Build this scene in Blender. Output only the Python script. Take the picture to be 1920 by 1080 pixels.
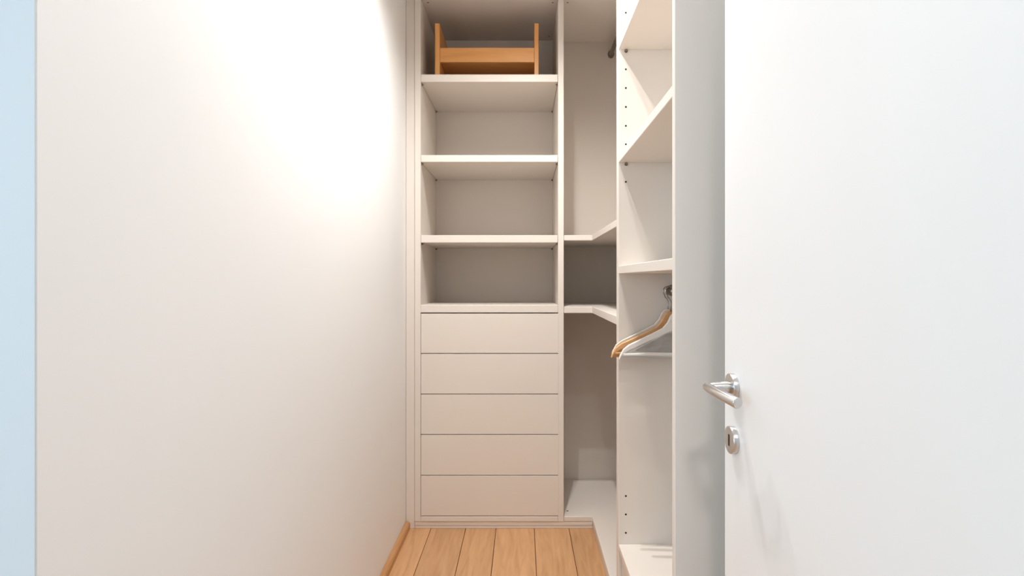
import bpy, bmesh, math, random
from mathutils import Vector, Matrix
random.seed(4)
S = bpy.context.scene
for o in list(bpy.data.objects): bpy.data.objects.remove(o)
C = S.collection

# ------------------------------------------------------------------ camera
EYE = 1.26
cam = bpy.data.cameras.new('camera'); camo = bpy.data.objects.new('camera', cam); C.objects.link(camo)
cam.sensor_width = 36; cam.lens = 1075/1920*36
camo.location = (0, 0, EYE); camo.rotation_euler = (math.pi/2, 0, 0)
cam.shift_x = -20/1920; cam.shift_y = -15/1920
cam.clip_start = 0.02
S.camera = camo
S.view_settings.view_transform = 'Standard'; S.view_settings.look = 'None'
S.view_settings.gamma = 1; S.view_settings.use_curve_mapping = False
S.view_settings.exposure = 0.68

# ------------------------------------------------------------------ light
SPOT_COL = (1.0, 0.988, 0.972); DAY_COL = (0.58, 0.82, 1.0); FILL_COL = (1.0, 0.985, 0.965)
SPOT_W = 42; DAY_W = 40; FILL_W = 56
w = bpy.data.worlds.new('world'); S.world = w; w.use_nodes = True
w.node_tree.nodes['Background'].inputs[0].default_value = (0.62, 0.78, 1, 1)
w.node_tree.nodes['Background'].inputs[1].default_value = 1.0
def light(name, kind, loc, rot, energy, col, **k):
    l = bpy.data.lights.new(name, kind); l.energy = energy; l.color = col
    for a, v in k.items(): setattr(l, a, v)
    o = bpy.data.objects.new(name, l); C.objects.link(o); o.location = loc; o.rotation_euler = rot
    return o
# daylight entering the outer room through its window
light('window_daylight', 'AREA', (-2.65, -2.42, 1.55), (math.pi/2, 0, 0), DAY_W, DAY_COL, shape='RECTANGLE', size=1.2, size_y=1.5)

# ------------------------------------------------------------------ materials
def nodes(name):
    m = bpy.data.materials.new(name); m.use_nodes = True
    nt = m.node_tree; return m, nt, nt.nodes['Principled BSDF']
def paint(name, col, rough=0.5, bump=0.02, scale=180, var=0.015, spec=0.5):
    m, nt, b = nodes(name)
    b.inputs['Roughness'].default_value = rough
    b.inputs['Specular IOR Level'].default_value = spec
    tc = nt.nodes.new('ShaderNodeTexCoord')
    n = nt.nodes.new('ShaderNodeTexNoise'); n.inputs['Scale'].default_value = scale; n.inputs['Detail'].default_value = 4
    n2 = nt.nodes.new('ShaderNodeTexNoise'); n2.inputs['Scale'].default_value = 3
    r = nt.nodes.new('ShaderNodeValToRGB')
    r.color_ramp.elements[0].color = tuple(c*(1-var) for c in col)+(1,); r.color_ramp.elements[1].color = tuple(min(1, c*(1+var)) for c in col)+(1,)
    bp = nt.nodes.new('ShaderNodeBump'); bp.inputs['Strength'].default_value = bump; bp.inputs['Distance'].default_value = 0.002
    L = nt.links.new
    L(tc.outputs['Object'], n.inputs['Vector']); L(tc.outputs['Object'], n2.inputs['Vector'])
    L(n2.outputs['Fac'], r.inputs['Fac']); L(r.outputs['Color'], b.inputs['Base Color'])
    L(n.outputs['Fac'], bp.inputs['Height']); L(bp.outputs['Normal'], b.inputs['Normal'])
    return m
def wood(name, c0, c1, c2, axis=1, rough=0.45, rnd=0.10, scale=6, stretch=14):
    m, nt, b = nodes(name); L = nt.links.new
    b.inputs['Roughness'].default_value = rough
    tc = nt.nodes.new('ShaderNodeTexCoord'); oi = nt.nodes.new('ShaderNodeObjectInfo')
    mp = nt.nodes.new('ShaderNodeMapping'); sc = [stretch]*3; sc[axis] = 1.0; mp.inputs['Scale'].default_value = sc
    ad = nt.nodes.new('ShaderNodeVectorMath'); ad.operation = 'ADD'
    ml = nt.nodes.new('ShaderNodeVectorMath'); ml.operation = 'SCALE'; ml.inputs['Scale'].default_value = 23.0
    cb = nt.nodes.new('ShaderNodeCombineXYZ')
    for i in range(3): L(oi.outputs['Random'], cb.inputs[i])
    L(cb.outputs[0], ml.inputs[0]); L(tc.outputs['Object'], ad.inputs[0]); L(ml.outputs[0], ad.inputs[1]); L(ad.outputs[0], mp.inputs['Vector'])
    n = nt.nodes.new('ShaderNodeTexNoise'); n.inputs['Scale'].default_value = scale/2.2; n.inputs['Detail'].default_value = 6; n.inputs['Distortion'].default_value = 1.2
    L(mp.outputs[0], n.inputs['Vector'])
    r = nt.nodes.new('ShaderNodeValToRGB'); e = r.color_ramp.elements
    e[0].position = 0.3; e[0].color = c0+(1,); e[1].position = 0.72; e[1].color = c2+(1,)
    k = e.new(0.5); k.color = c1+(1,)
    L(n.outputs['Fac'], r.inputs['Fac'])
    hv = nt.nodes.new('ShaderNodeHueSaturation')
    mr = nt.nodes.new('ShaderNodeMapRange'); mr.inputs['To Min'].default_value = 1-rnd; mr.inputs['To Max'].default_value = 1+rnd
    L(oi.outputs['Random'], mr.inputs['Value']); L(mr.outputs[0], hv.inputs['Value']); L(r.outputs['Color'], hv.inputs['Color'])
    L(hv.outputs['Color'], b.inputs['Base Color'])
    n3 = nt.nodes.new('ShaderNodeTexNoise'); n3.inputs['Scale'].default_value = 30; n3.inputs['Detail'].default_value = 5
    L(mp.outputs[0], n3.inputs['Vector'])
    bp = nt.nodes.new('ShaderNodeBump'); bp.inputs['Strength'].default_value = 0.06; bp.inputs['Distance'].default_value = 0.001
    L(n3.outputs['Fac'], bp.inputs['Height']); L(bp.outputs['Normal'], b.inputs['Normal'])
    return m
def metal(name, col, rough):
    m, nt, b = nodes(name)
    b.inputs['Base Color'].default_value = col+(1,); b.inputs['Metallic'].default_value = 1; b.inputs['Roughness'].default_value = rough
    tc = nt.nodes.new('ShaderNodeTexCoord'); n = nt.nodes.new('ShaderNodeTexNoise'); n.inputs['Scale'].default_value = 300
    bp = nt.nodes.new('ShaderNodeBump'); bp.inputs['Strength'].default_value = 0.03; bp.inputs['Distance'].default_value = 0.0005
    nt.links.new(tc.outputs['Object'], n.inputs['Vector']); nt.links.new(n.outputs['Fac'], bp.inputs['Height']); nt.links.new(bp.outputs['Normal'], b.inputs['Normal'])
    return m
def emit(name, col, s):
    m = bpy.data.materials.new(name); m.use_nodes = True; nt = m.node_tree
    b = nt.nodes['Principled BSDF']; b.inputs['Emission Color'].default_value = col+(1,); b.inputs['Emission Strength'].default_value = s
    return m
M = dict(
    wall=paint('white_wall_paint', (0.90, 0.897, 0.89), 0.6, 0.05, 220, 0.01),
    daylit_wall=paint('daylight_tinted_wall_paint', (0.68, 0.745, 0.785), 0.6, 0.05, 220, 0.01),  # blue cast of daylight put into the base colour of the entry wall
    ceil=paint('ceiling_paint', (0.88, 0.875, 0.87), 0.8, 0.03),
    lacquer=paint('cream_lacquer', (0.80, 0.732, 0.663), 0.42, 0.015, 260, 0.012),
    door=paint('white_door_lacquer', (0.885, 0.88, 0.872), 0.35, 0.012, 200, 0.006),
    oak=wood('oak_plank', (0.53, 0.275, 0.125), (0.61, 0.335, 0.16), (0.68, 0.39, 0.195), 1, 0.42, 0.10, 6, 12),
    oakside=wood('oak_skirting', (0.50, 0.24, 0.09), (0.58, 0.29, 0.115), (0.64, 0.33, 0.14), 1, 0.45, 0.03),
    beech=wood('orange_beech', (0.68, 0.305, 0.085), (0.76, 0.355, 0.108), (0.82, 0.41, 0.14), 0, 0.4, 0.03, 5, 10),
    beechv=wood('orange_beech_upright', (0.68, 0.305, 0.085), (0.76, 0.355, 0.108), (0.82, 0.41, 0.14), 2, 0.4, 0.03, 5, 10),
    hangw=paint('white_painted_hanger', (0.86, 0.81, 0.75), 0.35, 0.01),
    hangn=wood('natural_wood_hanger', (0.62, 0.30, 0.11), (0.70, 0.36, 0.15), (0.76, 0.42, 0.19), 0, 0.35, 0.02, 6, 8),
    hangp=wood('pale_wood_hanger', (0.74, 0.60, 0.46), (0.78, 0.65, 0.52), (0.82, 0.70, 0.58), 0, 0.3, 0.02, 6, 8),
    satin=metal('satin_nickel', (0.62, 0.61, 0.60), 0.28),
    chrome=metal('chrome_wire', (0.42, 0.41, 0.40), 0.15),
    rodm=metal('bronze_rod', (0.36, 0.31, 0.27), 0.38),
    pin=metal('pin_metal', (0.30, 0.26, 0.21), 0.35),
    dark=paint('dark_hole', (0.02, 0.017, 0.015), 0.8, 0),
    sub=paint('sub_floor', (0.10, 0.05, 0.02), 0.9, 0),
    lens=emit('lamp_lens', (1, .93, .85), 12),
)

# ------------------------------------------------------------------ builders
def obj(name, bm, mat, parent=None, smooth=False):
    me = bpy.data.meshes.new(name); bm.normal_update(); bm.to_mesh(me); bm.free()
    if smooth:
        for p in me.polygons: p.use_smooth = True
    me.materials.append(M[mat])
    return link(name, me, parent)
def link(name, me, parent=None, loc=None):
    o = bpy.data.objects.new(name, me); C.objects.link(o)
    if parent is not None:
        o.parent = parent; o.matrix_parent_inverse = parent.matrix_world.inverted()
    if loc is not None: o.location = loc
    return o
def bev(bm, b, seg=1):
    if b > 0: bmesh.ops.bevel(bm, geom=list(bm.edges), offset=b, segments=seg, affect='EDGES', profile=0.5)
def box(x0, x1, y0, y1, z0, z1, b=0.0015, seg=1):
    bm = bmesh.new(); bmesh.ops.create_cube(bm, size=1)
    for v in bm.verts:
        v.co = Vector(((x0+x1)/2+v.co.x*(x1-x0), (y0+y1)/2+v.co.y*(y1-y0), (z0+z1)/2+v.co.z*(z1-z0)))
    bev(bm, b, seg); return bm
def prism(pts, h0, h1, axis='z', b=0.0015, seg=1):
    """polygon pts extruded along an axis; pts are (x,y) for z, (x,z) for y"""
    bm = bmesh.new()
    f = (lambda p, h: (p[0], p[1], h)) if axis == 'z' else (lambda p, h: (p[0], h, p[1]))
    A = [bm.verts.new(f(p, h0)) for p in pts]; B = [bm.verts.new(f(p, h1)) for p in pts]
    n = len(pts)
    bm.faces.new(A); bm.faces.new(B)
    for i in range(n): bm.faces.new((A[i], A[(i+1) % n], B[(i+1) % n], B[i]))
    bmesh.ops.recalc_face_normals(bm, faces=bm.faces)
    if b > 0:
        ed = [e for e in bm.edges if e.calc_face_angle(0) > 0.5]
        bmesh.ops.bevel(bm, geom=ed, offset=b, segments=seg, affect='EDGES', profile=0.5)
    return bm
def tube(path, rad, n=14, caps=True, sx=1.0, up=Vector((0, 0, 1))):
    """round tube along path; rad a number or a list per point; sx squeezes the section sideways"""
    bm = bmesh.new(); P = [Vector(p) for p in path]; rings = []
    for i, p in enumerate(P):
        t = (P[min(i+1, len(P)-1)]-P[max(i-1, 0)]).normalized()
        u = up if abs(t.dot(up)) < 0.95 else Vector((1, 0, 0))
        a = t.cross(u).normalized(); c = a.cross(t).normalized()
        r = rad[i] if isinstance(rad, (list, tuple)) else rad
        rings.append([bm.verts.new(p+a*(r*sx*math.cos(2*math.pi*k/n))+c*(r*math.sin(2*math.pi*k/n))) for k in range(n)])
    for i in range(len(rings)-1):
        for k in range(n): bm.faces.new((rings[i][k], rings[i][(k+1) % n], rings[i+1][(k+1) % n], rings[i+1][k]))
    if caps: bm.faces.new(rings[0]); bm.faces.new(rings[-1])
    bmesh.ops.recalc_face_normals(bm, faces=bm.faces)
    return bm
def empty(name, loc=(0, 0, 0)):
    o = bpy.data.objects.new(name, None); C.objects.link(o); o.location = loc; o.empty_display_size = 0.1
    bpy.context.view_layer.update(); return o
def tag(o, label=None, cat=None, group=None, kind=None):
    for k, v in (('label', label), ('category', cat), ('group', group), ('kind', kind)):
        if v: o[k] = v
    return o
def struct(name, bm, mat, label, cat):
    o = obj(name, bm, mat); return tag(o, label, cat, None, 'structure')

# ------------------------------------------------------------------ setting
WL = -0.592          # left wall of the closet
WR = 0.735           # right wall behind the wardrobe run
YB = 3.475           # back wall
YC = 2.90            # front of bookcase
XR = 0.351           # front line of right-hand run
CH = 2.76
YE = 0.698          # near end of the left wall
struct('wall_left', box(WL-0.12, WL, YE, YB+0.1, 0, CH, 0.0015, 2), 'wall', 'long plain white wall left of the wooden floor', 'wall')
struct('wall_back', box(WL+0.001, WR-0.001, YB, YB+0.1, 0, CH, 0), 'wall', 'white wall hidden behind the built-in shelves', 'wall')
struct('wall_right', box(WR, WR+0.1, 0.352, YB+0.1, 0, CH, 0), 'wall', 'white wall behind the open wardrobe and the door', 'wall')
struct('wall_entry', box(-3.5, WL, YE-0.0022, YE-0.0004, 0, CH, 0.0004), 'daylit_wall', 'wall strip at the far left edge, daylight blue put into its colour', 'wall')
struct('wall_entry_right', box(0.50, 2.2, 0.20, 0.35, 0, CH, 0.001), 'wall', 'entrance wall carrying the hinges of the open door', 'wall')
struct('wall_room_left', box(-3.6, -3.5, -2.6, YE+0.12, 0, CH, 0), 'wall', 'left wall of the room outside the closet', 'wall')
struct('wall_room_right', box(2.2, 2.3, -2.6, 0.35, 0, CH, 0), 'wall', 'right wall of the room outside the closet', 'wall')
bm = box(-3.5, -3.3, -2.6, -2.5, 0, CH, 0)
def join(a, b):
    me = bpy.data.meshes.new('t'); b.to_mesh(me); b.free(); a.from_mesh(me); bpy.data.meshes.remove(me)
for r in ((-2.0, 2.2, 0, CH), (-3.3, -2.0, 0, 0.75), (-3.3, -2.0, 2.35, CH)): join(bm, box(r[0], r[1], -2.6, -2.5, r[2], r[3], 0))
struct('wall_room_back', bm, 'wall', 'window wall of the room outside the closet', 'wall')
struct('ceiling', box(-3.6, 2.3, -2.6, YB+0.1, CH, CH+0.1, 0), 'ceil', 'plain white ceiling above closet and room', 'ceiling')
win = tag(empty('window_1', (-2.65, -2.55, 0.75)), 'white framed window behind the viewpoint', 'window', None, 'structure')
for a in ((-3.30, -3.25, 0.75, 2.35), (-2.05, -2.00, 0.75, 2.35), (-3.25, -2.05, 0.75, 0.80), (-3.25, -2.05, 2.30, 2.35), (-2.675, -2.625, 0.80, 2.30)):
    obj('window_frame', box(a[0], a[1], -2.58, -2.52, a[2], a[3], 0.002), 'door', win)

# floor: planks run away from the camera
fl = struct('floor', box(-3.5, 2.2, -2.5, YB, -0.06, -0.021, 0), 'sub', 'honey oak plank floor', 'floor')
edges = [-0.641, -0.465, -0.289, -0.135, 0.059, 0.235, 0.411]
while edges[0] > -3.4: edges.insert(0, edges[0]-0.175)
while edges[-1] < 2.1: edges.append(edges[-1]+0.175)
for i in range(len(edges)-1):
    x0, x1 = edges[i]+0.0012, edges[i+1]-0.0012
    inside = x0 > -0.66 and x1 < 0.56
    y1 = 2.93 if inside else (0.19 if x0 > 0.4 else 0.69)
    y = -2.48; first = -1.7+random.random()*1.0
    cuts = [-2.48, first, min(first+1.7, y1-0.3), y1] if inside else [-2.48, first, y1]
    for a, b in zip(cuts[:-1], cuts[1:]):
        if b-a < 0.05: continue
        p = obj('plank', box(-(x1-x0)/2, (x1-x0)/2, 0, b-a-0.0015, -0.02, 0, 0.0012), 'oak', fl)
        p.location = ((x0+x1)/2, a, 0)
# oak skirting strip on the left wall
sk = [(0, 0), (0.021, 0), (0.021, 0.026), (0.016, 0.034), (0.006, 0.038), (0, 0.038)]
bmk = bmesh.new()
A = [bmk.verts.new((WL+0.0008+p[0], YE+0.02, p[1]+0.0008)) for p in sk]; B = [bmk.verts.new((WL+0.0008+p[0], YC+0.004, p[1]+0.0008)) for p in sk]
bmk.faces.new(A); bmk.faces.new(B)
for i in range(6): bmk.faces.new((A[i], A[(i+1) % 6], B[(i+1) % 6], B[i]))
bmesh.ops.recalc_face_normals(bmk, faces=bmk.faces)
struct('baseboard_left', bmk, 'oakside', 'low honey oak skirting strip along the left wall', 'baseboard')

# ------------------------------------------------------------------ small shared meshes
def mesh_of(bm, mat, smooth=False):
    me = bpy.data.meshes.new('shared'); bm.normal_update(); bm.to_mesh(me); bm.free(); me.materials.append(M[mat])
    if smooth:
        for p in me.polygons: p.use_smooth = True
    return me
def pin_mesh():
    bm = tube([(0, 0, 0), (0.010, 0, 0)], 0.0040, 12)           # peg sticking out of the panel along +x
    join(bm, tube([(0.0004, 0, 0), (0.003, 0, 0)], 0.0064, 14)); return bm
PIN = mesh_of(pin_mesh(), 'pin')
def hole_mesh():
    bm = tube([(0, 0.004, 0), (0, -0.0006, 0)], 0.0036, 10); return bm
HOLE = mesh_of(hole_mesh(), 'dark')
def disc_mesh(): return tube([(0, 0, 0.002), (0, 0, -0.0008)], 0.0055, 12)
SCREW = mesh_of(disc_mesh(), 'pin')

ZT = 2.69            # underside of the cabinet tops
def zy(y): return EYE+(525-y)/370.0
# ------------------------------------------------------------------ bookcase with drawers
G0, G1, G2, G3 = -0.546, -0.516, 0.179, 0.208
YK = 3.425           # face of bookcase back panel
bc = tag(empty('bookcase', (-0.17, 3.16, 0)), 'tall cream bookcase with three open shelves above five plain drawers', 'bookcase')
obj('side_panel', box(G0, G1, YC, YK, 0.0385, ZT+0.03), 'lacquer', bc)
obj('side_panel', box(G2, G3, YC, YK, 0.0385, ZT+0.03), 'lacquer', bc)
obj('back_panel', box(G0, G3, YK, YK+0.018, 0.0385, ZT+0.03, 0), 'lacquer', bc)
tp = obj('top_panel', box(G1, G2, YC+0.002, YK, ZT, ZT+0.03), 'lacquer', bc)
for x, y in ((-0.488, 2.955), (0.155, 2.955), (0.155, 3.365), (-0.488, 3.365)): link('screw', SCREW, tp, (x, y, ZT))
filler = obj('filler_strip', box(WL+0.001, G0-0.0012, YC+0.006, YC+0.024, 0.0008, ZT+0.03, 0.001), 'lacquer', bc)
for t, b in ((140, 154), (291, 304), (441, 455)):
    s = obj('shelf', box(G1+0.001, G2-0.0015, YC+0.001, YK-0.001, zy(b), zy(t)), 'lacquer', bc)
    for yy in (YC+0.028, YK-0.028):
        link('shelf_pin', PIN, s, (G1, yy, zy(b)-0.006))
        p = link('shelf_pin', PIN, s, (G2, yy, zy(b)-0.006)); p.rotation_euler = (0, 0, math.pi)
obj('drawer_top_board', box(G1+0.0005, G2-0.0005, YC-0.001, YK-0.001, zy(586), zy(572)), 'lacquer', bc)
dl = [587.2, 662.6, 738.5, 814.2, 890.5, 966.6]
for a, b in zip(dl[:-1], dl[1:]):
    d = obj('drawer', box(G1+0.0022, G2+0.004-0.0022, YC-0.0015, YC+0.018, zy(b)+0.0020, zy(a)-0.0020, 0.0008), 'lacquer', bc)
    bmx = box(G1+0.02, G2-0.02, YC+0.019, YK-0.03, zy(b)+0.02, zy(b)+0.032, 0)
    for q in ((G1+0.02, G1+0.034, YC+0.019, YK-0.03), (G2-0.034, G2-0.02, YC+0.019, YK-0.03), (G1+0.034, G2-0.034, YK-0.044, YK-0.03)):
        join(bmx, box(q[0], q[1], q[2], q[3], zy(b)+0.032, zy(a)-0.04, 0))
    obj('drawer_box', bmx, 'lacquer', d)
obj('bottom_rail', box(G1+0.0005, G2-0.0005, YC-0.0015, YK-0.001, 0.0395, zy(967.4)), 'lacquer', bc)
obj('plinth', box(G0, XR+0.004, YC+0.006, YC+0.024, 0.0008, 0.018, 0.001), 'lacquer', bc)
obj('plinth_lip', box(G0, XR+0.003, YC+0.003, YC+0.026, 0.0185, 0.038, 0.001), 'lacquer', bc)

# ------------------------------------------------------------------ corner unit
XK = 0.705           # face of the back panels of right-hand run
Y2A, Y2B = 2.106, 2.146   # far gable of the open wardrobe
YK2 = 3.447
cu = tag(empty('corner_unit', (0.5, 3.0, 0)), 'cream corner shelving with two angled shelves beside the bookcase', 'shelving')
def lshape(inset=0.0):
    return [(G3+0.001, YC+0.001), (XR, YC+0.001), (XR, Y2B+0.001), (XK-0.001, Y2B+0.001), (XK-0.001, YK2-0.001), (G3+0.001, YK2-0.001)]
obj('back_panel', box(G3+0.001, XK+0.018, YK2, YK2+0.018, 0.0008, ZT+0.03, 0), 'lacquer', cu)
obj('back_panel', box(XK, XK+0.018, Y2B+0.001, YK2-0.001, 0.0008, ZT+0.03, 0), 'lacquer', cu)
tp = obj('top_panel', prism(lshape(), ZT, ZT+0.03), 'lacquer', cu)
for x, y in ((0.232, 2.955), (0.232, 3.39)): link('screw', SCREW, tp, (x, y, ZT))
fp = obj('floor_panel', prism(lshape(), 0.039, 0.063), 'lacquer', cu)
link('screw', SCREW, fp, (0.232, 2.97, 0.0625))
obj('shelf', prism(lshape(), zy(451), zy(441)), 'lacquer', cu)
obj('shelf', prism(lshape(), zy(587), zy(575)), 'lacquer', cu)
obj('plinth', box(XR+0.004, XR+0.020, Y2B+0.002, YC+0.005, 0.0008, 0.038, 0.001), 'lacquer', cu)
rod = obj('clothes_rail', tube([(0.53, Y2B+0.002, 2.615), (0.53, YK2-0.001, 2.615)], 0.015, 20, True, 0.8), 'rodm', cu, True)
obj('rail_flange', tube([(0.53, YK2-0.012, 2.615), (0.53, YK2-0.0005, 2.615)], 0.024, 20, True, 0.8), 'rodm', rod)

# ------------------------------------------------------------------ open wardrobe on the right
Y1A, Y1B = 1.323, 1.347
wd = tag(empty('open_wardrobe', (0.53, 1.72, 0)), 'cream open wardrobe with adjustable shelves and a hanging rail on the right', 'wardrobe')
far = obj('side_panel', box(XR, XK, Y2A, Y2B, 0.0008, ZT+0.03), 'lacquer', wd)
near = obj('side_panel', box(XR, XK, Y1A, Y1B, 0.0008, ZT+0.03), 'lacquer', wd)
obj('back_panel', box(XK, XK+0.018, Y1A, Y2B, 0.0008, ZT+0.03, 0), 'lacquer', wd)
obj('top_panel', box(XR+0.001, XK-0.001, Y1B+0.0005, Y2A-0.0005, ZT, ZT+0.03), 'lacquer', wd)
def zg(y): return EYE+(525-y)*Y2A/1075
for z in (zg(93), zg(305), zg(513)):
    s = obj('shelf', box(XR+0.001, XK-0.002, Y1B+0.001, Y2A-0.001, z, z+0.028), 'lacquer', wd)
    for x in (0.380, 0.675) if z > 1.5 else ():
        p = link('shelf_pin', PIN, s, (x, Y2A, z-0.006)); p.rotation_euler = (0, 0, -math.pi/2)
        p = link('shelf_pin', PIN, s, (x, Y1B, z-0.006)); p.rotation_euler = (0, 0, math.pi/2)
for y in (24, 130, 165, 200.5, 236, 270.5, 341, 930, 964.5, 999):
    link('pin_hole', HOLE, far, (0.379, Y2A, zg(y)))
zb = zg(1020)
obj('bottom_panel', box(XR+0.001, XK-0.002, Y1B+0.001, Y2A-0.001, zb-0.022, zb), 'lacquer', wd)
obj('drawer', box(XR+0.012, XR+0.030, Y1B+0.003, Y2A-0.003, 0.045, zb-0.026), 'lacquer', wd)
obj('plinth', box(XR+0.030, XR+0.046, Y1B+0.002, Y2A-0.002, 0.0008, 0.043), 'lacquer', wd)
RX, RZ = 0.547, 1.222
rail = obj('clothes_rail', tube([(RX, Y1B+0.001, RZ), (RX, Y2A-0.001, RZ)], 0.0125, 20), 'rodm', wd, True)
obj('rail_flange', tube([(RX, Y2A-0.010, RZ), (RX, Y2A-0.0008, RZ)], 0.021, 20), 'rodm', rail)

# ------------------------------------------------------------------ hangers
def hanger(name, label, mat, y, dx, sx, thick, rz, dz=0.0):
    h = empty(name, (RX+dx, y, RZ))
    top = [(0, -.074), (-.014, -.078), (-.024, -.090), (-.034, -.112), (-.050, -.131), (-.092, -.153), (-.135, -.174), (-.168, -.190), (-.188, -.206), (-.200, -.228), (-.204, -.242)]
    bot = [(-.199, -.243), (-.190, -.229), (-.172, -.215), (-.135, -.199), (-.092, -.180), (-.045, -.155), (0, -.134)]
    left = top+bot
    right = [(-p[0], p[1]) for p in reversed(left) if p[0] != 0]
    pts = [(p[0]*sx, p[1]+dz) for p in left+right]
    body = obj('shoulders', prism(pts, -thick/2, thick/2, 'y', thick*0.28, 3), mat, h)
    ba = obj('trouser_bar', tube([(-.188*sx, -.002, -.225), (-.1, -.003, -.2225), (.1, -.003, -.2225), (.188*sx, -.002, -.225)], 0.0072, 12, True, 0.8), mat, h, True)
    for s in (-1, 1):
        pts2 = [(s*.100, -.172), (s*.120, -.180), (s*.114, -.195), (s*.113, -.222), (s*.100, -.222), (s*.101, -.200), (s*.088, -.182)]
        obj('notch_clip', prism(pts2, -.0055, .0035, 'y', 0.0008), mat, h)
    r = 0.0175
    path = [(0, 0, -.082), (0, 0, -.052), (0, 0, -.040), (-.004, 0, -.031), (-.011, 0, -.0235)]
    for k in range(0, 15):
        a = math.radians(225-k*18)   # over the rail from the left
        path.append((r*1.05*math.cos(a)+0.0, 0, r*math.sin(a)-0.0027))
    obj('hook', tube(path, 0.0022, 10, True, 1, Vector((0, 1, 0))), 'chrome', h, True)
    for o in h.children: o.matrix_parent_inverse.identity()
    h.rotation_euler = (0, 0, math.radians(rz))
    return tag(h, label, 'hanger', 'clothes hangers on the wardrobe rail')
hanger('clothes_hanger', 'white wooden clothes hanger nearest on the wardrobe rail', 'hangw', 2.020, -0.004, 1.0, 0.013, -2)
hanger('clothes_hanger', 'natural orange wood clothes hanger between the two pale ones', 'hangn', 2.052, -0.017, 1.045, 0.013, -4)
hanger('clothes_hanger', 'pale wooden clothes hanger rearmost on the rail, mostly hidden', 'hangp', 2.078, -0.020, 1.0, 0.012, -4, 0.008)

# ------------------------------------------------------------------ wooden rack on the top shelf
YI = 2.955
zs = zy(140)+0.0005
rk = tag(empty('wooden_bench', (-0.19, YI+0.15, zs)), 'orange wooden bench with two upright sides on the top shelf', 'bench')
def xi(x): return (x-980)*YI/1075
def zi(y): return EYE+(525-y)*YI/1075
for a, b in ((xi(815.5), xi(824.5)), (xi(1002), xi(1010))):
    obj('side_board', box(a, b, YI, YI+0.30, zs, zi(43.5), 0.002, 2), 'beechv', rk)
xa, xb = xi(824.5)+0.0005, xi(1002)-0.0005
obj('front_rail', box(xa, xb, YI+0.003, YI+0.021, zi(116), zi(89), 0.0015, 2), 'beech', rk)
obj('seat_board', box(xa, xb, YI+0.0215, YI+0.290, zi(116)+0.012, zi(116)+0.030, 0.001), 'beech', rk)
obj('back_rail', box(xa, xb, YI+0.2905, YI+0.30, zs+0.01, zi(89)-0.02, 0.001), 'beech', rk)
obj('corner_bracket', box(xa, xa+0.025, YI+0.20, YI+0.225, zi(116)-0.018, zi(116)+0.0118, 0.001), 'pin', rk)

# ------------------------------------------------------------------ open door with handle
XD, YD1, YD0 = 0.405, 1.149, 0.335
dr = struct('door_1', box(XD, XD+0.042, YD0, YD1, 0.008, 2.12, 0.0015, 2), 'door', 'open white flush door at the right with a satin lever handle', 'door')
YH = 1.096; ZH = EYE-201/981; ZKH = EYE-300/981
def xcyl(y, z, prof, n=36):
    """lathe about an axis along -x from the door face: prof = [(distance from face, radius)]"""
    bm = bmesh.new(); rings = []
    for d, r in prof:
        rings.append([bm.verts.new((XD-d, y+r*math.cos(2*math.pi*k/n), z+r*math.sin(2*math.pi*k/n))) for k in range(n)])
    for i in range(len(rings)-1):
        for k in range(n): bm.faces.new((rings[i][k], rings[i][(k+1) % n], rings[i+1][(k+1) % n], rings[i+1][k]))
    bm.faces.new(rings[0]); bm.faces.new(rings[-1]); bmesh.ops.recalc_face_normals(bm, faces=bm.faces); return bm
def flat_smooth(o, ang=40):
    for p in o.data.polygons: p.use_smooth = True
    o.data.set_sharp_from_angle(angle=math.radians(ang)); return o
ROS = [(0.0003, 0.026), (0.0095, 0.026), (0.0105, 0.0252), (0.0108, 0.0235)]
hd = flat_smooth(obj('door_handle', xcyl(YH, ZH, ROS), 'satin', dr)); tag(hd, 'round satin rosette with curved lever')
flat_smooth(obj('neck', xcyl(YH, ZH, [(0.0109, 0.0105), (0.0135, 0.0105), (0.0140, 0.0118), (0.024, 0.0116), (0.036, 0.0102), (0.044, 0.0086), (0.050, 0.0066)]), 'satin', hd))
bx0 = XD-0.044
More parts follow.
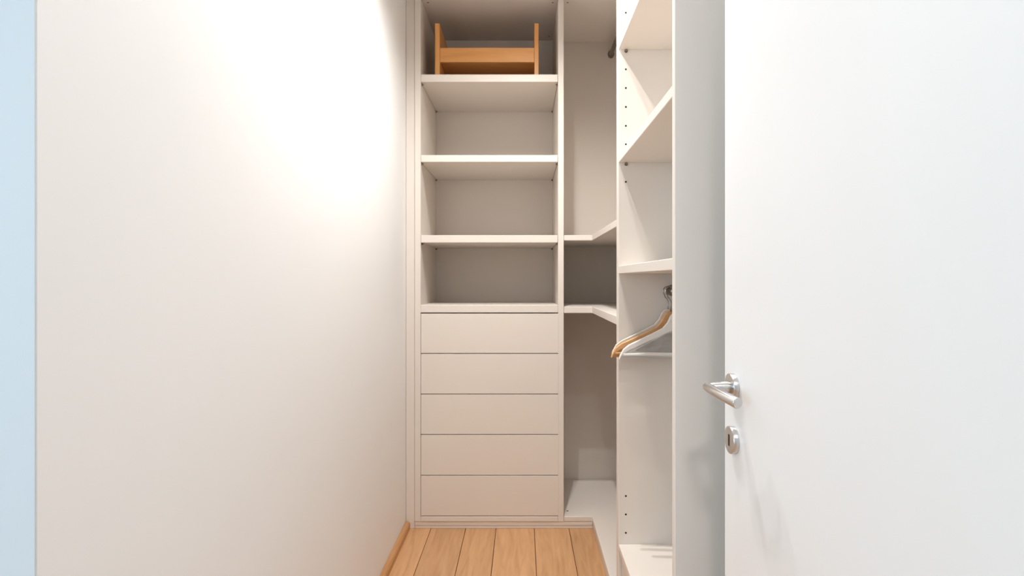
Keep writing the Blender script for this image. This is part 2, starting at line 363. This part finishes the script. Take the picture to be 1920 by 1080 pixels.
# the lever starts in a slim tip beyond the neck and swells towards the hinge side
lev = [(bx0-0.0085, YH+0.0145, ZH), (bx0-0.0083, YH+0.013, ZH), (bx0-0.008, YH+0.009, ZH), (bx0-0.0075, YH+0.003, ZH), (bx0-0.0065, YH-0.005, ZH-0.0005)]
rr = [0.0025, 0.0042, 0.0062, 0.0078, 0.0088]
for k in range(1, 9):
    f = k/8
    lev.append((bx0-0.006+0.016*f*f, YH-0.010-0.096*f, ZH-0.001-0.007*f*f)); rr.append(0.0092+0.0003*f)
lev.append((bx0+0.0103, YH-0.1072, ZH-0.0081)); rr.append(0.0086)
flat_smooth(obj('lever', tube(lev, rr, 24), 'satin', hd), 50)
ks = flat_smooth(obj('key_escutcheon', xcyl(YH, ZKH, ROS), 'satin', dr))
bmk = box(XD-0.0113, XD-0.0108, YH-0.0032, YH+0.0032, ZKH-0.011, ZKH+0.011, 0)
obj('keyhole', bmk, 'dark', ks)
for z in (0.25, 1.06, 1.87): obj('hinge', tube([(XD+0.047, YD0-0.002, z-0.045), (XD+0.047, YD0-0.002, z+0.045)], 0.006, 12), 'satin', dr, True)
struct('trim_1', box(0.452, 0.499, 0.185, 0.365, 0, 2.2, 0.002), 'door', 'white door jamb at the hinge side of the open door', 'door frame')

# ------------------------------------------------------------------ ceiling lamps
def downlight(x, y, watts, label, size=150, col=SPOT_COL, blend=1.0, rad=0.014):
    d = empty('ceiling_light', (x, y, CH)); n = 32
    bm = bmesh.new(); rings = []
    for r, z in ((0.032, -0.001), (0.034, -0.010), (0.044, -0.010), (0.046, -0.0005)):
        rings.append([bm.verts.new((x+r*math.cos(2*math.pi*k/n), y+r*math.sin(2*math.pi*k/n), CH+z)) for k in range(n)])
    for i in range(3):
        for k in range(n): bm.faces.new((rings[i][k], rings[i][(k+1) % n], rings[i+1][(k+1) % n], rings[i+1][k]))
    bmesh.ops.recalc_face_normals(bm, faces=bm.faces)
    obj('trim_ring', bm, 'satin', d)
    obj('lens', tube([(x, y, CH-0.0008), (x, y, CH-0.003)], 0.031, 32), 'lens', d)
    l = light('lamp', 'SPOT', (x, y, CH-0.016), (0, 0, 0), watts, col, spot_size=math.radians(size), spot_blend=blend, shadow_soft_size=rad)
    l.parent = d; l.matrix_parent_inverse = d.matrix_world.inverted()
    tag(d, label, 'ceiling light', 'recessed ceiling spots')
downlight(-0.04, 1.84, SPOT_W*0.70, 'recessed ceiling spot nearer the left wall above the planks')
downlight(0.05, 2.07, SPOT_W*1.08, 'recessed ceiling spot nearer the corner shelves')
downlight(0.07, 1.20, SPOT_W*0.30, 'added recessed ceiling spot just inside the entrance', rad=0.02)  # extra lamp added to brighten the lower left wall and door
downlight(0.1, -0.75, FILL_W, 'added fill spot in the ceiling of the room before the closet', 150, FILL_COL, 0.6, 0.15)  # unseen lamp added as ambient fill for the walls and back panels
